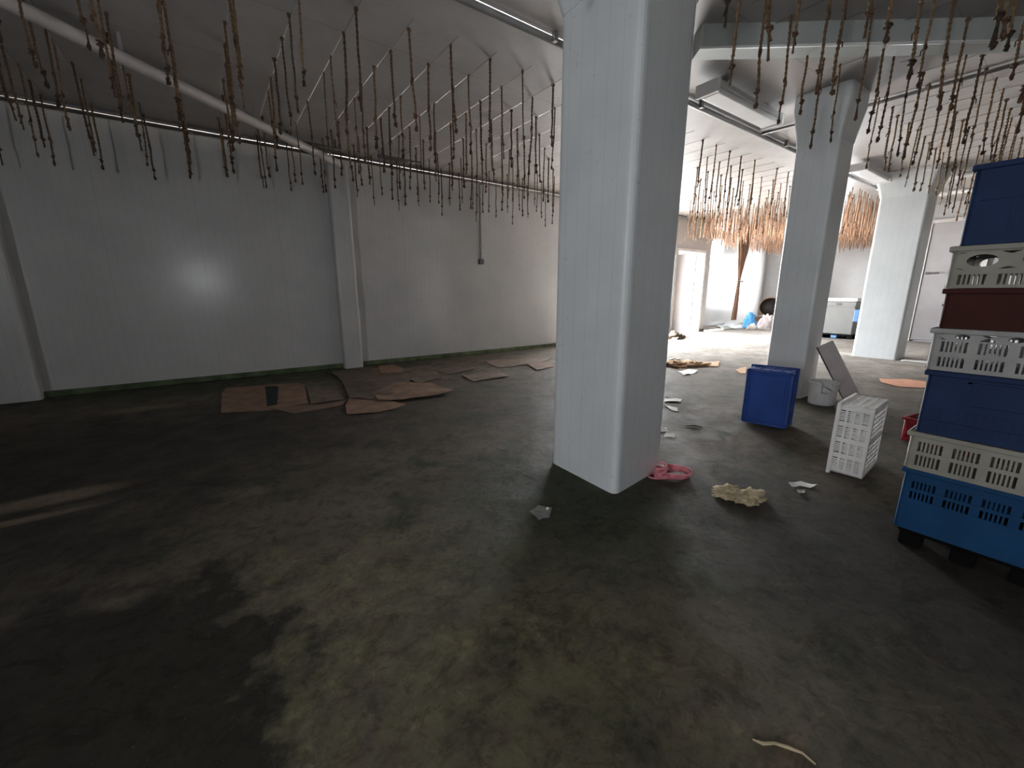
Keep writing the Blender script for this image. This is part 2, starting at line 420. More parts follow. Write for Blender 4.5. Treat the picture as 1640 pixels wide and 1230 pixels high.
b = MB(); b.mm(-20, 15.17, 8.91, 40, -0.25, -0.1); struct(b.build('ground', M['yard']), 'pale paved yard outside the open doorways', 'ground')
WX1 = 15.38
b = MB()
y0, y1 = WY, WY + 0.2
b.mm(-6.2, DOCK[0], y0, y1, 0, CZ)
b.mm(DOCK[0], DOCK[1], y0, y1, DOCK[3], CZ)
b.mm(DOCK[1], DOOR[0], y0, y1, 0, CZ)
b.mm(DOOR[0], DOOR[1], y0, y1, DOOR[3], CZ)
b.mm(DOOR[1], WX1, y0, y1, 0, CZ)
struct(b.build('wall_left', M['panel']), 'long white panelled wall with ropes hanging before it', 'wall')
b = MB(); b.mm(WX1 - 0.2, WX1, WY + 0.2, 10.0, 0, CZ); struct(b.build('wall_recess', M['panel']), 'side wall of the far recess', 'wall')
b = MB()
b.mm(WX1 - 0.2, GLZ[0], 10.0, 10.2, 0, CZ); b.mm(GLZ[0], GLZ[1], 10.0, 10.2, 0, GLZ[2]); b.mm(GLZ[0], GLZ[1], 10.0, 10.2, GLZ[3], CZ); b.mm(GLZ[1], 23.1, 10.0, 10.2, 0, CZ)
struct(b.build('wall_back', M['panel']), 'bright white wall of the far recess behind the brown curtain', 'wall')
b = MB()
b.mm(22.9, 23.1, 3.6, EWN[0], 0, CZ); b.mm(22.9, 23.1, EWN[1], 10.0, 0, CZ)
b.mm(22.9, 23.1, EWN[0], EWN[1], 0, EWN[2]); b.mm(22.9, 23.1, EWN[0], EWN[1], EWN[3], CZ)
struct(b.build('wall_end', M['panel']), 'far white end wall behind the grey cabinet', 'wall')
b = MB(); b.mm(17.6, 22.9, 3.42, 3.6, 0, CZ); struct(b.build('wall_inner', M['panel']), 'white wall turning back beside the cold room door', 'wall')
b = MB(); b.mm(17.6, 17.8, -7.2, 3.42, 0, CZ); struct(b.build('wall_far', M['panel']), 'pale wall holding the cold room door', 'wall')
b = MB()
b.mm(-6.2, WIN[0], -7.2, -7.0, 0, CZ); b.mm(WIN[1], 17.6, -7.2, -7.0, 0, CZ)
b.mm(WIN[0], WIN[1], -7.2, -7.0, 0, WIN[2]); b.mm(WIN[0], WIN[1], -7.2, -7.0, WIN[3], CZ)
struct(b.build('wall_right', M['rear_wall']), 'unseen wall behind the camera, darkened to cut bounce light', 'wall')
b = MB()
b.mm(-6.2, -6.0, -7.0, REAR[0], 0, CZ); b.mm(-6.2, -6.0, REAR[1], 8.7, 0, CZ)
b.mm(-6.2, -6.0, REAR[0], REAR[1], 0, REAR[2]); b.mm(-6.2, -6.0, REAR[0], REAR[1], REAR[3], CZ)
struct(b.build('wall_rear', M['rear_wall']), 'unseen darkened wall at the near end of the hall', 'wall')

# frames of the openings
b = MB()
fw = 0.07
for (x0, x1) in ((WIN[0] - fw, WIN[0]), (WIN[1], WIN[1] + fw)): b.mm(x0, x1, -7.03, -6.97, WIN[2] - fw, WIN[3] + fw)
for (z0, z1) in ((WIN[2] - fw, WIN[2]), (WIN[3], WIN[3] + fw)): b.mm(WIN[0], WIN[1], -7.03, -6.97, z0, z1)
struct(b.build('window_1', M['frame']), 'window frame in the wall behind the camera', 'window')
b = MB()
for (x0, x1) in ((DOOR[0] - 0.09, DOOR[0]), (DOOR[1], DOOR[1] + 0.09)): b.mm(x0, x1, WY - 0.03, WY + 0.03, 0, DOOR[3] + 0.09)
b.mm(DOOR[0], DOOR[1], WY - 0.03, WY + 0.03, DOOR[3], DOOR[3] + 0.09)
d1 = struct(b.build('door_1', M['frame']), 'bright open doorway at the far end of the long wall', 'door')
b = MB(); b.box((0.0, -0.38, 1.38), (0.05, 0.76, 2.74), None, 0.008); b.xf(Matrix.Translation((DOOR[0] - 0.02, WY - 0.03, 0)) @ Matrix.Rotation(R(-9), 4, 'Z'))
leaf = b.build('door_leaf', M['door'], d1)
b = MB(); b.box((DOOR[0] - 0.14, WY - 0.68, 1.25), (0.05, 0.03, 0.16), None, 0.006); b.build('door_handle', M['metal'], leaf)
b = MB()
for (x0, x1) in ((DOCK[0] - 0.1, DOCK[0]), (DOCK[1], DOCK[1] + 0.1)): b.mm(x0, x1, WY - 0.04, WY + 0.04, 0, DOCK[3] + 0.1)
b.mm(DOCK[0], DOCK[1], WY - 0.04, WY + 0.04, DOCK[3], DOCK[3] + 0.1)
struct(b.build('door_3', M['frame']), 'wide open loading doorway in the long wall', 'door')
# high window strip of the recess
b = MB()
for (x0, x1) in ((GLZ[0] - 0.06, GLZ[0]), (GLZ[1], GLZ[1] + 0.06), (17.12, 17.18)): b.mm(x0, x1, 9.97, 10.05, GLZ[2] - 0.06, GLZ[3] + 0.06)
for (z0, z1) in ((GLZ[2] - 0.06, GLZ[2]), (GLZ[3], GLZ[3] + 0.06)): b.mm(GLZ[0], GLZ[1], 9.97, 10.05, z0, z1)
struct(b.build('window_2', M['frame']), 'high bright window strip in the far recess', 'window')

b = MB()
for (a, c) in ((REAR[0] - fw, REAR[0]), (REAR[1], REAR[1] + fw)): b.mm(-6.03, -5.97, a, c, REAR[2] - fw, REAR[3] + fw)
for (a, c) in ((REAR[2] - fw, REAR[2]), (REAR[3], REAR[3] + fw)): b.mm(-6.03, -5.97, REAR[0], REAR[1], a, c)
struct(b.build('window_3', M['frame']), 'window frame in the near end wall behind the camera', 'window')

b = MB()
for (a, c) in ((EWN[0] - fw, EWN[0]), (EWN[1], EWN[1] + fw), (8.05, 8.1)): b.mm(22.87, 22.95, a, c, EWN[2] - fw, EWN[3] + fw)
for (a, c) in ((EWN[2] - fw, EWN[2]), (EWN[3], EWN[3] + fw)): b.mm(22.87, 22.95, EWN[0], EWN[1], a, c)
struct(b.build('window_4', M['frame']), 'bright window frame in the far end wall', 'window')

# cold room door
b = MB(); b.mm(17.52, 17.598, 2.05, 3.2, 0.05, 3.45, 0.012, 2)
d2 = struct(b.build('door_2', M['door']), 'tall white cold room door beyond the bright pillar', 'door')
b = MB(); b.mm(17.49, 17.60, 3.2, 3.3, 0, 3.55); b.mm(17.49, 17.60, 1.95, 2.05, 0, 3.55); b.mm(17.49, 17.60, 2.05, 3.2, 3.45, 3.55); b.build('door_frame', M['frame'], d2)
b = MB(); b.mm(17.44, 17.52, 3.02, 3.14, 2.0, 2.06, 0.01); b.mm(17.42, 17.45, 2.84, 3.14, 2.01, 2.05, 0.008); b.build('door_handle', M['dark'], d2)

# mossy kerb at the foot of the long wall
b = MB(); b.mm(-6.0, DOCK[0] - 0.12, WY - 0.07, WY, 0, 0.085, 0.012); struct(b.build('baseboard_left', M['moss']), 'low mossy green kerb along the foot of the long wall', 'baseboard')
b = MB(); b.mm(WX1 - 0.42, WX1 + 0.01, WY - 0.02, WY, 0, 0.1, 0.005); struct(b.build('baseboard_end', M['board_edge']), 'dark skirting at the end of the long wall', 'baseboard')
# wall pilasters
def rounded(poly, rad, seg=4):
    out = []
    n = len(poly)
    for i in range(n):
        p = Vector(poly[i]); a = (Vector(poly[i - 1]) - p).normalized(); c = (Vector(poly[(i + 1) % n]) - p).normalized()
        p0, p1 = p + a * rad, p + c * rad
        for k in range(seg + 1):
            t = k / seg
            out.append(tuple((1 - t) ** 2 * p0 + 2 * t * (1 - t) * p + t * t * p1))
    return out
def pilaster(name, x0, x1, z1, label):
    b = MB(); b.prism(rounded([(x0, WY + 0.02), (x0, 8.48), (x1, 8.48), (x1, WY + 0.02)], 0.05), 0, z1)
    o = b.build(name, M['panel'])
    return struct(o, label, 'pilaster')
pilaster('trim_1', 2.02, 2.38, 3.78, 'pale rounded pilaster dividing the long panelled wall')
pilaster('trim_2', -3.1, -2.12, CZ, 'wide pilaster at the left end of the long wall')
# cove at the wall / ceiling corner
b = MB(); b.mm(-6.0, DOOR[1], WY - 0.05, WY, CZ - 0.07, CZ, 0.015); struct(b.build('trim_3', M['conduit']), 'grey cove strip where long wall meets ceiling', 'trim')
b = MB(); b.mm(12.25, 12.55, -7.0, 2.30, 0, 0.03, 0.01); struct(b.build('trim_4', M['plaster']), 'low sill across the floor beyond the bright pillar', 'trim')

# pillars
def pillar(name, poly, label, cap=0.13, rad=0.07, cz=3.42):
    b = MB(); b.prism(rounded(poly, rad, 5), 0, CZ)
    o = b.build(name, M['pillar']); struct(o, label, 'pillar')
    # flared head
    ctr = sum((Vector(p) for p in poly), Vector((0, 0))) / len(poly)
    def ring(off, z):
        q = [tuple(Vector(p) + Vector((math.copysign(off, p[0] - ctr.x), math.copysign(off, p[1] - ctr.y)))) for p in poly]
        return [(x, y, z) for x, y in rounded(q, rad + off * 0.3, 5)]
    b = MB(); b.loops([ring(0.004, cz), ring(cap * 0.25, cz + 0.1), ring(cap * 0.6, cz + 0.25), ring(cap, cz + 0.42), ring(cap, CZ - 0.003)], smooth=False)
    b.build('capital', M['pillar'], o)
    return o
pillar('pillar_1', [(2.31, 2.62), (2.29, 1.86), (2.99, 1.955), (3.02, 2.62)], 'large pale square pillar in the middle of the hall')
pillar('pillar_2', [(6.68, 2.74), (6.68, 2.24), (7.2, 2.24), (7.2, 2.74)], 'grey shaded second pillar behind the upright blue crate', 0.07, 0.05, 3.4)
pillar('pillar_3', [(12.3, 3.2), (12.3, 2.39), (13.0, 2.39), (13.0, 3.2)], 'brightly daylit third pillar beyond the second pillar', 0.12, 0.05, 3.5)

# ------------------------------------------------------------------ ceiling fittings
# beam
A = at(1122, 38, CZ); B = at(1540, 28, CZ); d = (B - A); d.z = 0; d.normalize(); nrm = Vector((-d.y, d.x, 0))
if nrm.dot(A) < 0: nrm = -nrm
b = MB(); e = A + d * 4.6; st = A + d * 0.02
b.loops([[st + Vector((0, 0, -0.2)), st + nrm * 0.22 + Vector((0, 0, -0.2)), st + nrm * 0.22, st], [e + Vector((0, 0, -0.2)), e + nrm * 0.22 + Vector((0, 0, -0.2)), e + nrm * 0.22, e]], smooth=False)
bo = struct(b.build('trim_5', M['beam']), 'grey green beam running under the ceiling from the near pillar', 'beam')
b = MB(); b.tube([st + Vector((0, 0, -0.2)) - nrm * 0.004, e + Vector((0, 0, -0.2)) - nrm * 0.004], 0.012, 6); b.build('lip', M['white_paint'], bo)
# diagonal white pipe
p0 = at(-160, -80, 3.78); p1 = at(543, 262, 3.76)
b = MB(); b.tube([p0.lerp(p1, t / 8) for t in range(9)], 0.062, 12)
pipe = tag(b.build('drain_pipe', M['pvc']), 'white pipe slanting under the ceiling to the wall pilaster', 'pipe')
for t in (0.28, 0.62, 0.95):
    b = MB(); q = p0.lerp(p1, t); b.box((q.x, q.y, 3.92), (0.03, 0.03, 0.16)); b.build('hanger', M['conduit'], pipe)

def conduit(pts, r, label, brackets=0, m='conduit', group=None, brz=True):
    b = MB(); b.tube(pts, r, 10)
    o = tag(b.build('electrical_conduit', M[m]), label, 'conduit', group)
    P0, P1 = Vector(pts[0]), Vector(pts[-1])
    for i in range(brackets):
        q = P0.lerp(P1, (i + 0.5) / brackets)
        b = MB(); b.box(q, (0.05, 0.05, 2 * r + 0.02), None, 0.004); b.build('clip', M['metal'], o)
    return o
conduit([(-6, 3.64, 3.955), (6.0, 3.64, 3.955), (11, 3.64, 3.955), (17.4, 3.5, 3.955)], 0.035, 'long grey conduit along the ceiling beside the row of pillars', 9)
conduit([(7.5, 3.6, 3.96), (7.58, 2.4, 3.96), (7.62, -1.5, 3.96)], 0.022, 'thin conduit crossing the ceiling from the near lamp, towards the crates', 4)
conduit([(13.5, 3.6, 3.94), (13.5, -2.5, 3.94)], 0.05, 'grey conduit crossing the ceiling beside the second lamp', 4)
conduit([(15.5, 3.4, 3.93), (15.5, -2.5, 3.93)], 0.06, 'grey conduit crossing the ceiling farthest away, before the cold room door', 4)
conduit([(-6, 8.57, 3.90), (WX1 - 0.5, 8.57, 3.90)], 0.032, 'long dark pipe along the top of the panelled wall', 12, 'wire')
o = conduit([(5.32, 8.66, 3.9), (5.32, 8.66, 2.25)], 0.022, 'thin conduit drop on the long wall ending in a black box', 3)
b = MB(); b.box((5.32, 8.655, 2.19), (0.11, 0.09, 0.12), None, 0.012, 2); b.build('switch_box', M['dark'], o)
# dark pipe fittings near the pilaster
for i, (px, py, L_, lab) in enumerate(((500, 232, 0.9, 'short dark pipe stub under the ceiling left of the pilaster head'), (640, 256, 0.8, 'short dark pipe stub under the ceiling right of the pilaster head'))):
    q = at(px, py, 3.86)
    b = MB(); b.tube([(q.x - L_ / 2, q.y, 3.86), (q.x + L_ / 2, q.y, 3.86)], 0.035, 8)
    o = tag(b.build('pipe_stub', M['wire']), lab, 'pipe')
    for s in (-0.4, 0.4):
        b = MB(); b.mm(q.x + s * L_ - 0.015, q.x + s * L_ + 0.015, q.y - 0.015, q.y + 0.015, 3.88, CZ); b.build('hanger', M['wire'], o)

def lamp(x0, x1, y0, y1, label):
    r = tag(empty('ceiling_lamp', ((x0 + x1) / 2, (y0 + y1) / 2, CZ)), label, 'lamp')
    def put(bb, name, m, parent=r):
        bb.xf(Matrix.Translation((-(x0 + x1) / 2, -(y0 + y1) / 2, -CZ))); return bb.build(name, M[m], parent)
    b = MB(); b.mm(x0, x1, y0, y1, 3.86, 3.93, 0.015, 2); put(b, 'housing', 'lamp_body')
    b = MB(); b.mm(x0 + 0.05, x1 - 0.05, y0 + 0.02, y1 - 0.02, 3.80, 3.862, 0.02, 3); put(b, 'diffuser', 'lamp_white')
    for xa in (x0, x1):
        b = MB(); b.mm(xa - 0.03, xa + 0.03, y0 - 0.005, y1 + 0.005, 3.79, 3.935, 0.012, 2); put(b, 'end_cap', 'lamp_white')
    for xa in (x0 + 0.3, x1 - 0.3):
        b = MB(); b.mm(xa - 0.03, xa + 0.03, (y0 + y1) / 2 - 0.05, (y0 + y1) / 2 + 0.05, 3.93, CZ); put(b, 'bracket', 'lamp_body')
    return r
lamp(5.15, 6.85, 3.02, 3.30, 'unlit long tube lamp under the ceiling beside the near pillar')
lamp(10.6, 12.15, 3.02, 3.32, 'unlit long tube lamp under the ceiling by the bright third pillar')

# ------------------------------------------------------------------ ropes
PIT = 0.47
PILL = [(2.25, 3.06, 1.82, 2.66), (6.6, 7.3, 2.15, 2.8), (12.2, 13.1, 2.3, 3.3)]
def blocked(x, y):
    for (a, c, e, g) in PILL:
        if a < x < c and e < y < g: return True
    for (a, c, e, g) in ((2.31, 3.02, 1.93, 2.62), (6.68, 7.2, 2.24, 2.74), (12.3, 13.0, 2.39, 3.2)):
        t0, t1 = 0.0, 1.0
        ok = True
        for o, lo, hi in ((x, a, c), (y, e, g)):
            if abs(o) < 1e-9:
                if lo > 0 or hi < 0: ok = False
                continue
            u0, u1 = sorted((lo / o, hi / o)); t0 = max(t0, u0); t1 = min(t1, u1)
        if ok and t0 < t1: return True
    return False
def in_pillar(x, y):
    return any(a - 0.1 < x < c + 0.1 and e - 0.12 < y < g + 0.1 for (a, c, e, g) in PILL)

spots = []
ROWS_L = [4.36 + 0.457 * j for j in range(10)]
ROWS_R = [2.13 - 0.47 * j for j in range(7)]
for i in range(-5, 47):
    X = PIT * i
    for zone, rows in (('L', ROWS_L), ('R', ROWS_R)):
        for j, Y in enumerate(rows):
            if zone == 'L' and X > WX1 - 0.4 and False: continue
            if zone == 'R' and X > 17.2: continue
            if zone == 'L' and X > 12 and j > 8: pass
            x = X + random.uniform(-0.035, 0.035); y = Y + random.uniform(-0.035, 0.035)
            if in_pillar(x, y) or (1.9 < x < 2.5 and y > 8.3): continue
            if 8.8 < x < 12.4 and y > 8.3: continue
            if abs(x - 17.4) < 0.75 and abs(y - 8.55) < 0.3: continue
            if random.random() < 0.03: continue
            p = proj((x, y, 3.2)); q = proj((x, y, 3.6))
            if p is None or not (-15 < p[0] < 1655 and p[1] > -12): continue
            if blocked(x, y): continue
            spots.append((x * x + y * y, x, y, zone, j, i))
for i in range(0, 41):
    X = 13.2 + 0.235 * i
    for j in range(24):
        x, y = X + random.uniform(-0.06, 0.06), 3.95 + 0.235 * j + random.uniform(-0.06, 0.06)
        if abs(x - 17.4) < 0.75 and abs(y - 8.55) < 0.3: continue
        if y > (8.5 if x < WX1 else 9.8) or (x > 17.4 and y < 3.75): continue
        p = proj((x, y, 3.2))
        if p is None or not (-15 < p[0] < 1655 and p[1] > -12) or in_pillar(x, y) or blocked(x, y): continue
        spots.append((x * x + y * y + 1000, x, y, 'L', 0, 0))
spots.sort()

def strand(b, L, r, off, phase, turns, wob, n=6, seg=26, seed=0):
    pts = []
    for k in range(seg + 1):
        t = k / seg
        a = phase + turns * 2 * math.pi * t
        wx = wob * noise.noise(Vector((t * 3.1, seed, 0.3))) * t; wy = wob * noise.noise(Vector((t * 2.7, seed + 9, 1.3))) * t
        pts.append((off * math.cos(a) + wx, off * math.sin(a) + wy, -L * t))
    b.tube(pts, r, n)
    return pts[-1]
protos = []
for k in range(9):
    rnd = random.Random(40 + k)
    L = 0.64 + 0.14 * rnd.random()
    b = MB()
    turns = 7 + rnd.random() * 3
    off = 0.006 if k != 4 else 0.010
    end = strand(b, L, 0.0082, off, 0, turns, 0.018, seed=k)
    strand(b, L, 0.0082, off, math.pi, turns, 0.018, seed=k)
    # the hitch round the ceiling wire
    b.tube([(0.018 * math.cos(a), 0.006, -0.014 + 0.018 * math.sin(a)) for a in [2 * math.pi * t / 10 for t in range(10)]], 0.006, 5, close=True)
    bmesh.ops.recalc_face_normals(b.bm, faces=b.bm.faces)
    cm = bpy.data.meshes.new('rope'); b.bm.to_mesh(cm); b.bm.free(); cm.materials.append(M['rope'])
    # knot with two frayed ends
    b = MB()
    ex, ey, ez = end
    b.blob((ex, ey, ez - 0.01), (0.017, 0.016, 0.024), 0.3, 2.2, k, 2, flat=False)
    b.tube([(ex + 0.022 * math.cos(t * 0.9), ey + 0.02 * math.sin(t * 0.9), ez + 0.012 - 0.004 * t) for t in range(8)], 0.0065, 5)
    tl = 0.07 + 0.12 * rnd.random()
    for s in (0, 1):
        sx, sy = rnd.uniform(-0.014, 0.014), rnd.uniform(-0.014, 0.014)
        ln = tl * (1 if s == 0 else rnd.uniform(0.35, 0.8))
        b.tube([(ex + sx * t * (1 if t < 0.7 else 0.9), ey + sy * t, ez - 0.02 - ln * t) for t in (0, 0.25, 0.5, 0.75, 1)], [0.0075, 0.007, 0.007, 0.008, 0.010], 5)
    if k % 3 != 1:
        cx, cy = sx * 0.6 + ex, sy * 0.6 + ey
        b.blob((cx, cy, ez - 0.02 - tl * 0.95), (0.017, 0.017, 0.028), 0.5, 3, k + 3, 2, flat=False)
    bmesh.ops.recalc_face_normals(b.bm, faces=b.bm.faces)
    km = bpy.data.meshes.new('knot'); b.bm.to_mesh(km); b.bm.free(); km.materials.append(M['rope_knot'])
    mk = None
    if k % 2 == 0:      # a second knot half way up
        b = MB()
        zz = -L * rnd.uniform(0.45, 0.75)
        b.blob((0, 0, zz), (0.016, 0.015, 0.028), 0.35, 3, k + 5, 2, flat=False)
        b.tube([(0.01, 0.0, zz), (0.024, 0.01, zz - 0.02), (0.024, 0.014, zz - 0.06)], [0.006, 0.006, 0.004], 5)
        bmesh.ops.recalc_face_normals(b.bm, faces=b.bm.faces)
        mk = bpy.data.meshes.new('middle_knot'); b.bm.to_mesh(mk); b.bm.free(); mk.materials.append(M['rope_knot'])
    protos.append((cm, km, mk))

ORD = ['first', 'second', 'third', 'fourth', 'fifth', 'sixth', 'seventh', 'eighth', 'ninth', 'tenth']
def rope_label(x, y, zone, j):
    if zone == 'L':
        if x > 6.0: sp = 'behind the near pillar' if x < 5 else 'between the near and second pillars'
        elif x > 3.6: sp = 'next to the near pillar'
        elif x > 1.8: sp = 'over the cardboard sheets'
        elif x > 0.3: sp = 'left of the wall pilaster'
        else: sp = 'at the left edge of the photo'
        if x > 11: sp = 'far away beyond the second pillar'
        lab = 'brown rope hanging %s, %s row from the long wall' % (sp, ORD[9 - j])
    else:
        if x > 9: sp = 'far away above the third pillar'
        elif x > 6.4: sp = 'above the second pillar'
        elif x > 4.4: sp = 'beside the near lamp'
        else: sp = 'right of the near pillar, below the beam'
        lab = 'brown rope hanging %s, %s row from the lamps' % (sp, ORD[j])
    return lab
N_IND = 300
for n_, (d2_, x, y, zone, j, i) in enumerate(spots[:N_IND]):
    cm, km, mk = random.choice(protos)
    o = bpy.data.objects.new('hanging_rope', cm); COL.objects.link(o)
    o.location = (x, y, CZ - 0.012); o.rotation_euler = (random.uniform(-0.03, 0.03), random.uniform(-0.03, 0.03), random.uniform(0, 6.28))
    s = random.uniform(0.9, 1.06); w = random.uniform(0.75, 1.15); o.scale = (w, w, s)
    k = bpy.data.objects.new('knot', km); COL.objects.link(k); k.parent = o
    if mk is not None:
        k = bpy.data.objects.new('middle_knot', mk); COL.objects.link(k); k.parent = o
    lab = rope_label(x, y, zone, j)
    tag(o, lab, 'rope', lab.replace('brown rope hanging', 'ropes'))
# the rest of the forest of ropes, far away
b = MB()
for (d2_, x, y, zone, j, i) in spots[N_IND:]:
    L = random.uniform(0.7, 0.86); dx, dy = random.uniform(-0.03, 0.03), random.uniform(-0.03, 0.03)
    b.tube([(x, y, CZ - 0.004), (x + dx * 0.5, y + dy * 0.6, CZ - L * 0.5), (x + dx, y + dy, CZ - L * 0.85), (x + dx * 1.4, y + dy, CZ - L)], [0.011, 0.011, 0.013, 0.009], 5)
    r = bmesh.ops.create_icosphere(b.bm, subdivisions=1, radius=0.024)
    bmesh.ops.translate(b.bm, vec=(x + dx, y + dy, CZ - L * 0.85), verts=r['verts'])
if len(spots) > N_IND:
    tag(b.build('hanging_ropes', M['rope_far']), 'mass of daylit ropes hanging from the far ceiling', 'rope', None, 'stuff')
print('ROPES', len(spots))
# ceiling wires the ropes are hitched to
for i in range(-4, 36):
    X = PIT * i
    ys = (4.2, 8.6) if not (2 < X < 6) else (4.2, 8.6)
    for zone, (ya, yb) in (('L', (4.2, 8.6)), ('R', (2.25, -0.85))):
        if zone == 'R' and not (3.2 < X < 16.5): continue
        if zone == 'R' and any(a - 0.2 < X < c + 0.2 for (a, c, e, g) in PILL): ya = 1.75
        if zone == 'L' and X > 15: continue
        b = MB(); b.tube([(X, ya, CZ - 0.012), (X, yb, CZ - 0.012)], 0.0025, 5)
        o = b.build('ceiling_wire', M['wire'])
        if zone == 'L': tag(o, 'thin dark wire under the ceiling carrying ropes near the long wall', 'wire', 'wires carrying ropes near the long wall')
        else: tag(o, 'thin dark wire under the ceiling carrying ropes over the crates', 'wire', 'wires carrying ropes over the crates')

# ------------------------------------------------------------------ crates
def plate_ellipse(b, x0, x1, z0, z1, y0, y1, rx, rz, n=20):
    """panel in the xz plane with one oval hand hole"""
    cx, cz = (x0 + x1) / 2, (z0 + z1) / 2
    inn, out = [], []
    for k in range(n):
        a = 2 * math.pi * k / n
        c, s = math.cos(a), math.sin(a)
        inn.append((cx + rx * c, cz + rz * s))
        hx, hz = (x1 - x0) / 2, (z1 - z0) / 2
        t = min(hx / abs(c) if abs(c) > 1e-6 else 1e9, hz / abs(s) if abs(s) > 1e-6 else 1e9)
        out.append((cx + t * c, cz + t * s))
    ring = lambda pts, y: [(p[0], y, p[1]) for p in pts]
    b.loops([ring(out, y0), ring(out, y1), ring(inn, y1), ring(inn, y0)], close=True, smooth=False)

def side(b, L, H, style, t=0.012):
    """a crate side of length L and height H in the xz plane, centred on x, outer face at y = 0, wall towards +y"""
    h = L / 2
    def bar(x0, x1, z0, z1, p=0.0): b.mm(x0, x1, -p, t, z0, z1)
    if style == 'solid':
        bar(-h, h, 0, H)
        for k in range(1, 4): bar(-h + L * k / 4 - 0.006, -h + L * k / 4 + 0.006, 0.02, H - 0.03, 0.006)
        bar(-h + 0.02, h - 0.02, H * 0.55, H * 0.55 + 0.012, 0.008)
        return
    if style == 'label':
        bar(-h, h, 0, H)
        bar(-h + 0.14, h - 0.14, H * 0.50, H * 0.53, 0.012); bar(-h + 0.14, h - 0.14, H * 0.86, H * 0.88, 0.010)
        bar(-h + 0.14, -h + 0.155, H * 0.50, H * 0.88, 0.010); bar(h - 0.155, h - 0.14, H * 0.50, H * 0.88, 0.010)
        for k in range(14):
            x = -h + 0.06 + (L - 0.12) * k / 13
            bar(x - 0.004, x + 0.004, 0.03, H * 0.42, 0.008)
        bar(-h, h, H * 0.2, H * 0.22, 0.010)
        return
    bands = {'two_rows': [(0, .12, 0), (.12, .40, 1), (.40, .50, 0), (.50, .76, 1), (.76, 1, 0)],
             'upper_rows': [(0, .52, 0), (.52, .64, 1), (.64, .69, 0), (.69, .81, 1), (.81, 1, 0)],
             'oval': [(0, .08, 0), (.08, .32, 1), (.32, .44, 0), (.44, .84, 2), (.84, 1, 0)],
             'oval_rows': [(0, .1, 0), (.1, .33, 1), (.33, .45, 0), (.45, .70, 1), (.70, .74, 0), (.74, .9, 2), (.9, 1, 0)],
             'ladder': [(0, .1, 0), (.1, .25, 1), (.25, .31, 0), (.31, .46, 1), (.46, .52, 0), (.52, .67, 1), (.67, .73, 0), (.73, .88, 1), (.88, 1, 0)]}[style]
    for z0, z1, kind in bands:
        z0 *= H; z1 *= H
        if kind == 0: bar(-h, h, z0, z1, 0.003)
        elif kind == 1:
            ng, ns = 4, 6
            gw = L / ng
            for g in range(ng):
                x0 = -h + g * gw
                bar(x0, x0 + gw * 0.14, z0, z1); bar(x0 + gw * 0.86, x0 + gw, z0, z1)
                w = gw * 0.72
                for s in range(1, ns):
                    xs = x0 + gw * 0.14 + w * s / ns
                    bar(xs - w * 0.045, xs + w * 0.045, z0, z1)
        else:
            n = 3
            for k in range(n):
                plate_ellipse(b, -h + L * k / n, -h + L * (k + 1) / n, z0, z1, 0, t, min(0.055, (z1 - z0) * 0.75), (z1 - z0) * 0.36)

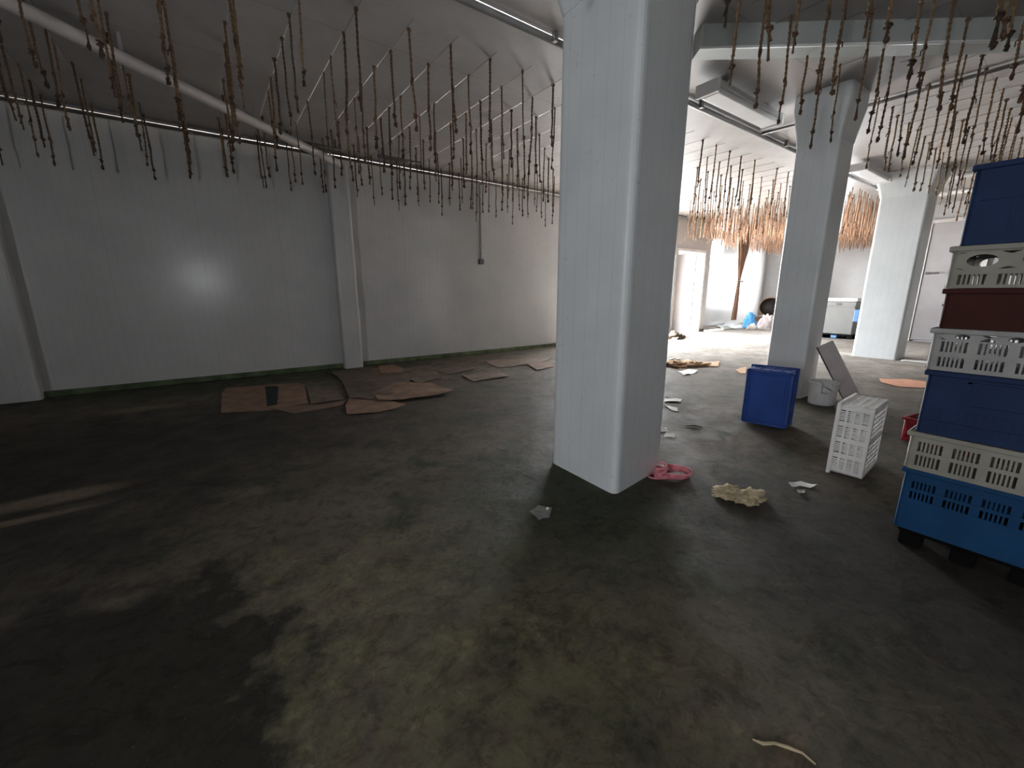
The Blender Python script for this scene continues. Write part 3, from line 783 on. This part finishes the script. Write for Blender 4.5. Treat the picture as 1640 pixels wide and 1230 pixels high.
def crate(name, L, W, H, m, style, label, loc, rotm=None, group=None, base='solid', end_style=None, rim=0.014, cat='crate', inset=False):
    """open crate: L along x, W along y, open at the top"""
    root = empty(name)
    root.matrix_world = Matrix.Translation(loc) @ (rotm.to_4x4() if rotm is not None else Matrix.Identity(4))
    tag(root, label, cat, group)
    cr = 0.022
    b = MB()
    if base == 'solid':
        b.mm(-L / 2 + 0.015, L / 2 - 0.015, -W / 2 + 0.015, W / 2 - 0.015, 0, 0.012)
        if inset:
            for (x0, x1, y0, y1) in ((-L / 2 + .03, L / 2 - .03, -W / 2 + .03, -W / 2 + .045), (-L / 2 + .03, L / 2 - .03, W / 2 - .045, W / 2 - .03), (-L / 2 + .03, -L / 2 + .045, -W / 2 + .03, W / 2 - .03), (L / 2 - .045, L / 2 - .03, -W / 2 + .03, W / 2 - .03)):
                b.mm(x0, x1, y0, y1, -0.01, 0.006, 0.003)
            b.mm(-L / 2 + .06, L / 2 - .06, -W / 2 + .06, W / 2 - .06, -0.005, 0.006, 0.003)
    else:
        nx, ny = 13, 8
        for k in range(nx + 1):
            x = -L / 2 + 0.012 + (L - 0.024) * k / nx; b.mm(x - 0.006, x + 0.006, -W / 2 + .01, W / 2 - .01, 0, 0.014)
        for k in range(ny + 1):
            y = -W / 2 + 0.012 + (W - 0.024) * k / ny; b.mm(-L / 2 + .01, L / 2 - .01, y - 0.006, y + 0.006, 0.001, 0.012)
        for x in (-L / 2 + .02, 0, L / 2 - .02): b.mm(x - .016, x + .016, -W / 2 + .01, W / 2 - .01, -0.004, 0.014)
        for y in (-W / 2 + .02, W / 2 - .02): b.mm(-L / 2 + .01, L / 2 - .01, y - .016, y + .016, -0.004, 0.014)
    b.build('base', M[m], root)
    for k, (ln, a, dy) in enumerate(((L, 0, W), (W, 90, L), (L, 180, W), (W, 270, L))):
        b = MB(); side(b, ln - 2 * cr, H, style if k % 2 == 0 else (end_style or style))
        b.xf(Matrix.Rotation(R(a), 4, 'Z') @ Matrix.Translation((0, -dy / 2, 0)))
        b.build('side_panel', M[m], root)
    for sx in (-1, 1):
        for sy in (-1, 1):
            b = MB(); b.lathe([(cr * 0.98, 0), (cr, 0.01), (cr, H - 0.004)], 14, (sx * (L / 2 - cr), sy * (W / 2 - cr), 0), True)
            b.build('corner_post', M[m], root)
    b = MB()
    e = rim
    for (x0, x1, y0, y1) in ((-L / 2 - e, L / 2 + e, -W / 2 - e, -W / 2 + 0.01), (-L / 2 - e, L / 2 + e, W / 2 - 0.01, W / 2 + e), (-L / 2 - e, -L / 2 + 0.01, -W / 2 + .01, W / 2 - .01), (L / 2 - 0.01, L / 2 + e, -W / 2 + .01, W / 2 - .01)):
        b.mm(x0, x1, y0, y1, H - 0.028, H, 0.006, 2)
    b.build('rim', M[m], root)
    return root

# the tall stack at the right: crates with their long side to the aisle
RZ = Matrix.Rotation(R(-90), 3, 'Z')
SX, SY = 3.20, 0.185
b = MB(); 
pal = tag(empty('pallet', (SX + 0.22, SY, 0)), 'low black plastic pallet under the crate stack', 'pallet')
b.mm(-0.19, 0.20, -0.28, 0.28, 0.085, 0.118, 0.006); b.build('deck', M['pallet'], pal)
for sx in (-0.13, 0.15):
    for sy in (-0.22, 0, 0.22):
        b = MB(); b.mm(sx - 0.05, sx + 0.05, sy - 0.05, sy + 0.05, 0, 0.086, 0.006); b.build('block', M['pallet'], pal)
stack = [
    (0.120, 0.375, 'teal', 'upper_rows', 'bright blue plastic crate at the bottom of the tall stack', 0.0, 0.00),
    (0.497, 0.222, 'cream_crate', 'two_rows', 'shaded white slotted crate resting on the bottom blue crate', -0.012, 0.008),
    (0.721, 0.355, 'navy', 'label', 'deep navy crate with a ribbed panel in the middle of the tall stack', -0.006, -0.006),
    (1.078, 0.228, 'grey_crate', 'oval_rows', 'greyish white slotted crate between the navy and the dark brown crates', 0.004, 0.01),
    (1.308, 0.208, 'brown_crate', 'solid', 'dark brown crate in the upper half of the tall stack', 0.0, -0.004),
    (1.518, 0.212, 'cream_crate', 'oval', 'cream crate with oval hand holes under the top navy crate', -0.004, 0.004),
    (1.732, 0.385, 'navy', 'solid', 'deep navy crate on the very top of the tall stack', 0.0, -0.014)]
for (z, H, m, st_, lab, dx, dy) in stack:
    crate('plastic_crate', 0.60, 0.40, H, m, st_, lab, (SX + 0.20 + dx, SY + dy, z), RZ, 'crates of the tall stack on the right', rim=0.012)

# white crate standing on its end: open side towards the long wall, long axis upright
up = Matrix(((0, 1, 0), (0, 0, 1), (1, 0, 0))).transposed()   # columns below
def frame3(xa, ya, za):
    m = Matrix.Identity(3)
    for i, v in enumerate((xa, ya, za)):
        for r_ in range(3): m[r_][i] = v[r_]
    return m
zc = Vector((-0.06, 1, 0)).normalized(); yc = Vector((-1, -0.06, 0)); xc = yc.cross(zc)
rot = frame3(xc, yc, zc)
crate('plastic_crate', 0.585, 0.52, 0.235, 'white_crate', 'ladder', 'white lattice crate standing on its end on the floor', (4.36, 0.875, 0.305), rot, None, base='grid')
# blue crate on its end: bottom towards the camera
w = Vector((0.22, -0.975, 0)).normalized(); nrm_c = Vector((-w.y, w.x, 0))
if nrm_c.dot(Vector((-1, -1, 0))) > 0: nrm_c = -nrm_c
zc = nrm_c; xc = Vector((0, 0, 1)); yc = zc.cross(xc)
rot = frame3(xc, yc, zc)
crate('plastic_crate', 0.63, 0.45, 0.28, 'blue', 'solid', 'blue crate standing on its end before the second pillar', (4.92, 1.965, 0.335), rot, None, inset=True)
# red crate
crate('plastic_crate', 0.52, 0.36, 0.24, 'red', 'two_rows', 'red crate on the floor half hidden behind the tall stack', (5.80, 0.66, 0), Matrix.Rotation(R(80), 3, 'Z'))

# ------------------------------------------------------------------ bucket, board
bk = tag(empty('bucket', (6.80, 2.02, 0)), 'broken white bucket beside the second pillar', 'bucket')
bk.location = (6.62, 1.96, 0)
n = 36
def miss(i, j): return i in (3, 4, 5, 6, 7) and 24 <= j <= 27 and (i < 7)
b = MB(); b.lathe([(0.002, 0.006), (0.145, 0.004), (0.150, 0.02), (0.160, 0.17), (0.170, 0.31), (0.163, 0.31), (0.153, 0.17), (0.143, 0.02), (0.002, 0.02)], n, skip=lambda i, j: i in (3, 5) and 19 <= j <= 22)
b.build('body', M['bucket'], bk)
b = MB()
pts = [(0.174 * math.cos(2 * math.pi * j / n), 0.174 * math.sin(2 * math.pi * j / n), 0.305) for j in range(23, n + 19)]
b.tube(pts, 0.012, 8); b.build('rim', M['bucket'], bk)
b = MB(); b.tube([(0.19 * math.cos(a), 0.06 - 0.26 * math.sin(a) * 0.8, 0.29 - 0.13 * math.sin(a)) for a in [math.pi * t / 14 for t in range(15)]], 0.005, 6)
b.xf(Matrix.Rotation(R(30), 4, 'Z'))
b.build('handle', M['metal'], bk)

bt = (Vector((7.02, 2.21, 0.80)), Vector((7.12, 2.21, 0.80)))
p_top = Vector((6.98, 2.135, 0.78)); p_bot = Vector((7.28, 1.80, 0.02))
ax = (p_top - p_bot).normalized(); Lb = (p_top - p_bot).length
sd = ax.cross(Vector((0.6, -0.8, 0))).normalized(); sd = Vector((0.62, -0.78, 0.0)).normalized(); sd = (sd - ax * sd.dot(ax)).normalized(); nb = ax.cross(sd)
rt = tag(empty('plank'), 'grey board leaning against the second pillar', 'board')
rt.matrix_world = Matrix.Translation(p_bot) @ frame3(sd, nb, ax).to_4x4()
b = MB(); b.mm(-0.10, 0.10, -0.014, 0.014, 0, Lb, 0.002); b.build('panel', M['board'], rt)
b = MB(); b.mm(-0.112, -0.0995, -0.0145, 0.0145, 0, Lb, 0.001); tag(b.build('edge_strip', M['board_edge'], rt), 'dark edge of the board')  # left edge drawn as a darker strip

# ------------------------------------------------------------------ flat scraps, cardboard
def sheet(name, poly, m, label, cat, z=0.004, th=0.004, curl=0.02, freq=3.0, seed=0, group=None, cuts=5, parent=None):
    ctr = sum((Vector((p[0], p[1], 0)) for p in poly), Vector()) / len(poly)
    bm = bmesh.new()
    vs = [bm.verts.new((p[0] - ctr.x, p[1] - ctr.y, 0)) for p in poly]
    bm.faces.new(vs)
    bmesh.ops.triangulate(bm, faces=bm.faces)
    for _ in range(cuts):
        bmesh.ops.subdivide_edges(bm, edges=[e for e in bm.edges if e.calc_length() > 0.05], cuts=1)
        bmesh.ops.triangulate(bm, faces=bm.faces)
    rmax = max(v.co.length for v in bm.verts)
    for v in bm.verts:
        k = (v.co.length / rmax) ** 2
        nn = noise.noise(Vector((v.co.x * freq + seed * 3.7, v.co.y * freq, seed)))
        v.co.z = max(0, curl * (0.35 * (nn + 0.6) + k * max(0, nn + 0.1)))
        v.co.x += 0.008 * noise.noise(v.co * 14 + Vector((seed, 0, 0))); v.co.y += 0.008 * noise.noise(v.co * 14 + Vector((0, seed, 5)))
    r = bmesh.ops.extrude_face_region(bm, geom=bm.faces[:])
    bmesh.ops.translate(bm, vec=(0, 0, th), verts=[g for g in r['geom'] if isinstance(g, bmesh.types.BMVert)])
    bmesh.ops.recalc_face_normals(bm, faces=bm.faces)
    me = bpy.data.meshes.new(name); bm.to_mesh(me); bm.free(); me.materials.append(M[m])
    o = bpy.data.objects.new(name, me); COL.objects.link(o); o.location = (ctr.x, ctr.y, z)
    if parent is not None: o.parent = parent; o.location = Vector((ctr.x, ctr.y, z)) - parent.location
    if label: tag(o, label, cat, group)
    return o
def px(*pts): return [at(x, y, 0)[:2] for x, y in pts]
CG = 'cardboard sheets on the floor by the long wall'
s0 = sheet('cardboard_sheet', px((356, 630), (362, 622), (474, 614), (487, 616), (494, 647), (430, 658), (354, 662)), 'cardboard', 'flattened cardboard with a dark tape stripe, leftmost of those by the wall', 'cardboard', 0.003, curl=0.012, seed=1, group=CG)
sheet('tape_stripe', px((425, 621), (446, 620), (444, 650), (428, 652)), 'tape', None, None, 0.013, 0.002, 0.012, seed=1, parent=s0)
CL = [((492, 623), (538, 622), (552, 642), (498, 648), 'cardboard_damp', 'small damp cardboard piece between the striped sheet and the big sheet', 0.003),
      ((432, 655), (500, 650), (556, 642), (548, 650), (470, 663), 'cardboard', 'narrow cardboard strip lying in front of the striped sheet', 0.002),
      ((530, 598), (548, 594), (640, 588), (662, 600), (652, 625), (610, 642), (560, 640), (548, 612), 'cardboard_damp', 'big dark cardboard sheet at the foot of the pilaster', 0.012),
      ((632, 618), (690, 616), (727, 630), (716, 634), (646, 643), (606, 645), (598, 632), 'cardboard', 'torn brown cardboard with a pale right tip', 0.026),
      ((553, 650), (560, 640), (602, 640), (650, 648), (630, 657), (600, 662), (556, 664), 'cardboard', 'small reddish cardboard piece in front of the big dark sheet', 0.004),
      ((606, 590), (630, 586), (650, 596), (636, 602), (610, 600), 'cardboard', 'pale scrap of cardboard on top of the big dark sheet', 0.030),
      ((640, 592), (690, 588), (708, 606), (670, 616), (648, 606), 'cardboard_damp', 'greenish curled cardboard right of the pilaster', 0.010),
      ((690, 592), (768, 583), (760, 592), (720, 600), 'cardboard_damp', 'long damp cardboard strip against the mossy kerb', 0.003),
      ((775, 580), (850, 571), (884, 574), (866, 582), (800, 590), 'cardboard_damp', 'dark cardboard sheet by the kerb close to the near pillar', 0.003),
      ((845, 585), (882, 580), (886, 588), (860, 594), 'cardboard', 'brown cardboard corner peeping from behind the near pillar', 0.003),
      ((740, 602), (800, 594), (816, 604), (758, 612), 'cardboard_damp', 'faded damp cardboard lying alone on the open floor', 0.003)]
for k, c in enumerate(CL):
    sheet('cardboard_sheet', px(*c[:-3]), c[-3], c[-2], 'cardboard', c[-1], 0.005, 0.035, 2.4, k + 2, CG)
sheet('cardboard_sheet', px((1408, 607), (1448, 609), (1482, 613), (1486, 622), (1440, 620), (1412, 614)), 'cardboard_orange', 'orange cardboard sheet on the floor left of the tall stack', 'cardboard', 0.003, 0.006, 0.03, 2, 15)
sheet('cardboard_sheet', px((1098, 581), (1152, 580), (1150, 588), (1105, 588)), 'cardboard_light', 'long tan cardboard strip beyond the near pillar', 'cardboard', 0.003, 0.006, 0.03, 2, 16)
sheet('cardboard_sheet', px((1178, 593), (1196, 588), (1194, 599), (1186, 599)), 'cardboard_light', 'pale triangle of cardboard left of the upright blue crate', 'cardboard', 0.003, 0.006, 0.02, 2, 17)
SC = [((1064, 638), (1092, 640), (1090, 645), (1064, 644), 'paper', 'long white paper scrap right of the near pillar'),
      ((1062, 649), (1084, 654), (1086, 660), (1076, 658), 'paper', 'bright small paper scrap below the long scrap beside the near pillar'),
      ((1052, 688), (1068, 687), (1070, 692), (1056, 693), 'film', 'shiny plastic shred beside the near pillar, above the pink cord'),
      ((1066, 694), (1082, 696), (1080, 702), (1064, 700), 'film', 'shiny plastic shred on the floor between pink cord and paper scraps'),
      ((1262, 777), (1284, 773), (1308, 780), (1298, 783), (1280, 779), (1268, 782), 'paper', 'white torn paper strip before the upright white crate'),
      ((1086, 596), (1104, 592), (1118, 594), (1112, 599), (1094, 602), 'paper', 'crumpled white paper in front of the brown wrapping heap'),
      ((1276, 786), (1290, 785), (1288, 793), (1278, 793), 'film', 'clear plastic shred below the torn white paper strip')]
for k, c in enumerate(SC):
    sheet('paper_scrap' if c[-2] == 'paper' else 'plastic_scrap', px(*c[:-2]), c[-2], c[-1], 'scrap', 0.003, 0.003, 0.03, 8, k + 30)
sheet('plastic_scrap', px((848, 822), (862, 812), (884, 814), (880, 832), (862, 836)), 'film', 'clear crumpled plastic on the floor in front of the near pillar', 'scrap', 0.003, 0.004, 0.05, 9, 51)
b = MB(); b.blob((0, 0, 0.008), (0.012, 0.01, 0.012), 0.3, 2, 4, 3); o = tag(b.build('paper_ball', M['paper']), 'tiny white paper ball on the clear plastic', 'scrap'); q = at(877, 823); o.location = (q.x, q.y, 0.03)
b = MB(); q = at(1110, 683); b.tube([(q.x - 0.07, q.y + 0.05, 0.012), (q.x, q.y, 0.016), (q.x + 0.03, q.y - 0.09, 0.01)], [0.006, 0.011, 0.006], 6); tag(b.build('twig', M['wire']), 'dark bit of twig on the floor right of the near pillar', 'twig')

# brown wrapping heap beyond the near pillar
q = at(1087, 585)
hp = tag(empty('wrapping_heap', (q.x, q.y, 0)), 'heap of brown wrapping paper beyond the near pillar', 'heap')
for k, (dx, dy, sx, sy, sz) in enumerate(((0, 0, 0.34, 0.26, 0.07), (-0.25, 0.3, 0.25, 0.3, 0.05), (0.3, -0.22, 0.22, 0.16, 0.06))):
    b = MB(); b.blob((dx, dy, 0.004), (sx, sy, sz), 0.8, 2.6, k + 60, 4)
    b.build('crumpled_sheet', M['cardboard_light' if k != 1 else 'cardboard'], hp)
b = MB(); b.blob((0.16, 0.22, 0.05), (0.13, 0.1, 0.05), 0.8, 2.6, 66, 3); b.build('white_wrapper', M['paper'], hp)
q = at(1076, 542)
b = MB(); b.blob((0, 0, 0.005), (0.36, 0.3, 0.16), 0.7, 2.2, 71, 4); o = tag(b.build('rubbish_heap', M['cardboard_damp']), 'small dark rubbish heap near the open doorway', 'heap'); o.location = (q.x, q.y, 0)

b = MB(); pp = [at(x, y) for x, y in ((1205, 1186), (1222, 1193), (1240, 1192), (1262, 1199), (1285, 1208), (1306, 1226))]
b.tube([(v.x, v.y, 0.005) for v in pp], [0.003, 0.006, 0.005, 0.006, 0.004, 0.003], 6)
tag(b.build('string_scrap', M['rag']), 'pale frayed string on the dark floor in the right foreground', 'string')
# rag and pink cord
q = at(1184, 797)
b = MB()
b.blob((0.02, -0.05, 0.012), (0.13, 0.10, 0.055), 0.45, 1.6, 81, 5); b.blob((-0.02, 0.08, 0.010), (0.12, 0.085, 0.05), 0.45, 1.6, 84, 5)
o = tag(b.build('rag', M['rag']), 'crumpled cream rag on the floor before the crates', 'rag'); o.location = (q.x, q.y, 0)
q = at(1072, 762)
pc = tag(empty('cord_coil', (q.x, q.y, 0)), 'tangled pink cord on the floor at the foot of the near pillar', 'cord')
b = MB()
for k in range(4):
    n = 26
    cx, cy = (-0.02 + 0.02 * k, -0.01 * k); rx, ry = 0.17 - 0.02 * k, 0.075 + 0.012 * k
    th = R(-28 + 11 * k)
    pts = []
    for t in range(n):
        a = 2 * math.pi * t / n
        x, y = rx * math.cos(a), ry * math.sin(a) * (1 + 0.35 * math.cos(a))
        pts.append((cx + x * math.cos(th) - y * math.sin(th), cy + x * math.sin(th) + y * math.cos(th), 0.012 + 0.012 * k + 0.006 * math.sin(3 * a + k)))
    b.tube(pts, 0.0085, 7, close=True)
b.build('loops', M['pink'], pc)
b = MB(); b.tube([(-0.09 + 0.05 * math.cos(t * 0.8), 0.03 + 0.045 * math.sin(t * 0.8), 0.03 + 0.005 * t) for t in range(18)], 0.0095, 7)
b.blob((-0.09, 0.03, 0.03), (0.05, 0.045, 0.045), 0.5, 3, 5, 3); b.build('knot', M['pink'], pc)
b = MB(); b.blob((-0.06, 0.0, 0.09), (0.018, 0.016, 0.014), 0.3, 3, 5, 2, flat=False); tag(b.build('tag_end', M['paper'], pc), 'white cord end')

# ------------------------------------------------------------------ the far end: curtain, cabinet, bags
cu = tag(empty('curtain', (17.5, 8.55, 0)), 'brown curtain tied in at the waist hanging from the far ceiling', 'curtain')
b = MB()
prof = [(3.97, 0.50, 0.0), (3.6, 0.47, -0.01), (3.2, 0.37, -0.03), (2.7, 0.24, -0.06), (2.2, 0.12, -0.08), (1.95, 0.065, -0.09), (1.85, 0.06, -0.09), (1.7, 0.085, -0.10), (1.3, 0.125, -0.11), (0.8, 0.15, -0.13), (0.36, 0.165, -0.16)]
rings = []
n = 64
for (z, hw, cx) in prof:
    ring = []
    for k in range(n):
        side_ = 1 if k < n // 2 else -1
        t = (k / (n // 2 - 1)) if k < n // 2 else ((n - 1 - k) / (n // 2 - 1))
        x = -hw + 2 * hw * t
        fold = 0.055 * (0.35 + min(1, hw / 0.3) * 0.65) * math.sin(t * math.pi * 9 + 0.4)
        ring.append((cx + x, fold + side_ * 0.008, z))
    rings.append(ring)
b.loops(rings); b.build('cloth', M['curtain'], cu)
b = MB(); b.tube([(-0.09 + 0.085 * math.cos(2 * math.pi * k / 14), 0.085 * math.sin(2 * math.pi * k / 14), 1.9) for k in range(14)], 0.022, 8, close=True); b.box((0.03, -0.07, 1.9), (0.1, 0.05, 0.06), None, 0.01); b.build('tie', M['curtain'], cu)
b = MB(); b.tube([(-0.6, 0, 3.975), (0.6, 0, 3.975)], 0.02, 8); b.build('rail', M['conduit'], cu)

cp = tag(empty('pallet', (16.95, 4.85, 0)), 'dark pallet with a blue block under the grey cabinet', 'pallet')
b = MB(); b.mm(-0.45, 0.45, -0.5, 0.5, 0.10, 0.145, 0.006); b.mm(-0.45, 0.45, -0.5, 0.5, 0.0, 0.02); b.build('deck', M['pallet'], cp)
for sy in (-0.42, 0, 0.42):
    b = MB(); b.mm(-0.45, 0.45, sy - 0.08, sy + 0.08, 0.018, 0.102, 0.006); o = b.build('block', M['bracket_blue' if sy == 0 else 'pallet'], cp)
    if sy == 0: o['label'] = 'blue middle block'
cb = tag(empty('cabinet', (16.95, 4.85, 0.145)), 'grey chest cabinet with blue side brackets on a pallet', 'cabinet')
b = MB(); b.mm(-0.42, 0.42, -0.45, 0.45, 0.0, 1.04, 0.02, 2); b.build('body', M['cabinet'], cb)
b = MB(); b.mm(-0.44, 0.44, -0.47, 0.47, 1.045, 1.15, 0.02, 2); b.build('lid', M['white_paint'], cb)
b = MB(); b.mm(-0.445, -0.42, -0.42, 0.42, 0.86, 0.90, 0.004); b.build('front_rail', M['cabinet'], cb)
b = MB(); b.mm(-0.432, -0.41, -0.07, 0.07, 0.935, 0.985, 0.005); b.build('badge', M['dark'], cb)
for s in (-1, 1):
    b = MB(); b.mm(-0.44, 0.1, s * 0.50 - 0.07, s * 0.50 + 0.07, 0.42, 0.80, 0.02, 2); b.build('bracket', M['bracket_blue'], cb)
b = MB(); b.mm(-0.40, 0.40, -0.43, 0.43, -0.001, 0.03); b.build('plinth', M['dark'], cb)

q = at(1227, 527)
b = MB(); b.blob((0, 0, 0.02), (0.42, 0.36, 0.5), 0.4, 2, 91, 4); o = tag(b.build('sack', M['sack']), 'slumped pinkish white sack on the floor behind the second pillar', 'sack'); o.location = (q.x, q.y, 0)
q2 = at(1207, 526)
b = MB(); b.blob((0, 0, 0.02), (0.26, 0.24, 0.55), 0.4, 2, 95, 4); o = tag(b.build('plastic_bag', M['blue_bag']), 'bright blue plastic bag standing left of the pinkish sack', 'bag'); o.location = (q2.x + 0.12, q2.y + 0.25, 0)
b = MB(); b.blob((0, 0, 0.01), (0.2, 0.2, 0.2), 0.5, 2, 97, 3); o = tag(b.build('plastic_bag', M['paper']), 'small white bag in front of the bright blue bag', 'bag'); o.location = (q2.x - 0.35, q2.y - 0.1, 0)
bs = tag(empty('basket', (q.x + 1.0, q.y + 0.40, 0.0)), 'brown round basket lying on its side behind the pinkish sack', 'basket')
b = MB(); b.lathe([(0.24, -0.35), (0.34, -0.2), (0.40, 0.1), (0.42, 0.3), (0.38, 0.3), (0.36, 0.1), (0.30, -0.2), (0.22, -0.32)], 28)
fm = frame3(Vector((0, 0, 1)), Vector((0.42, -0.9, 0)).normalized(), Vector((-0.9, -0.42, 0)).normalized())
b.xf(Matrix.Translation((0, 0, 0.86)) @ fm.to_4x4()); b.build('wicker_body', M['basket'], bs)
b = MB(); b.lathe([(0.002, 0.06), (0.35, 0.06), (0.35, 0.03), (0.002, 0.03)], 28); b.xf(Matrix.Translation((0, 0, 0.86)) @ fm.to_4x4()); b.build('mouth_shade', M['dark'], bs)  # dark disc standing for the shade inside the basket mouth
b = MB(); b.mm(-0.3, 0.5, -0.4, 0.4, 0.0, 0.46, 0.02); b.build('stand', M['cardboard'], bs)
sheet('plastic_sheet', px((1146, 523), (1166, 519), (1192, 520), (1198, 524), (1190, 527), (1160, 528)), 'film', 'clear plastic sheeting spread on the floor below the brown curtain', 'plastic sheet', 0.004, 0.004, 0.12, 1.5, 77)
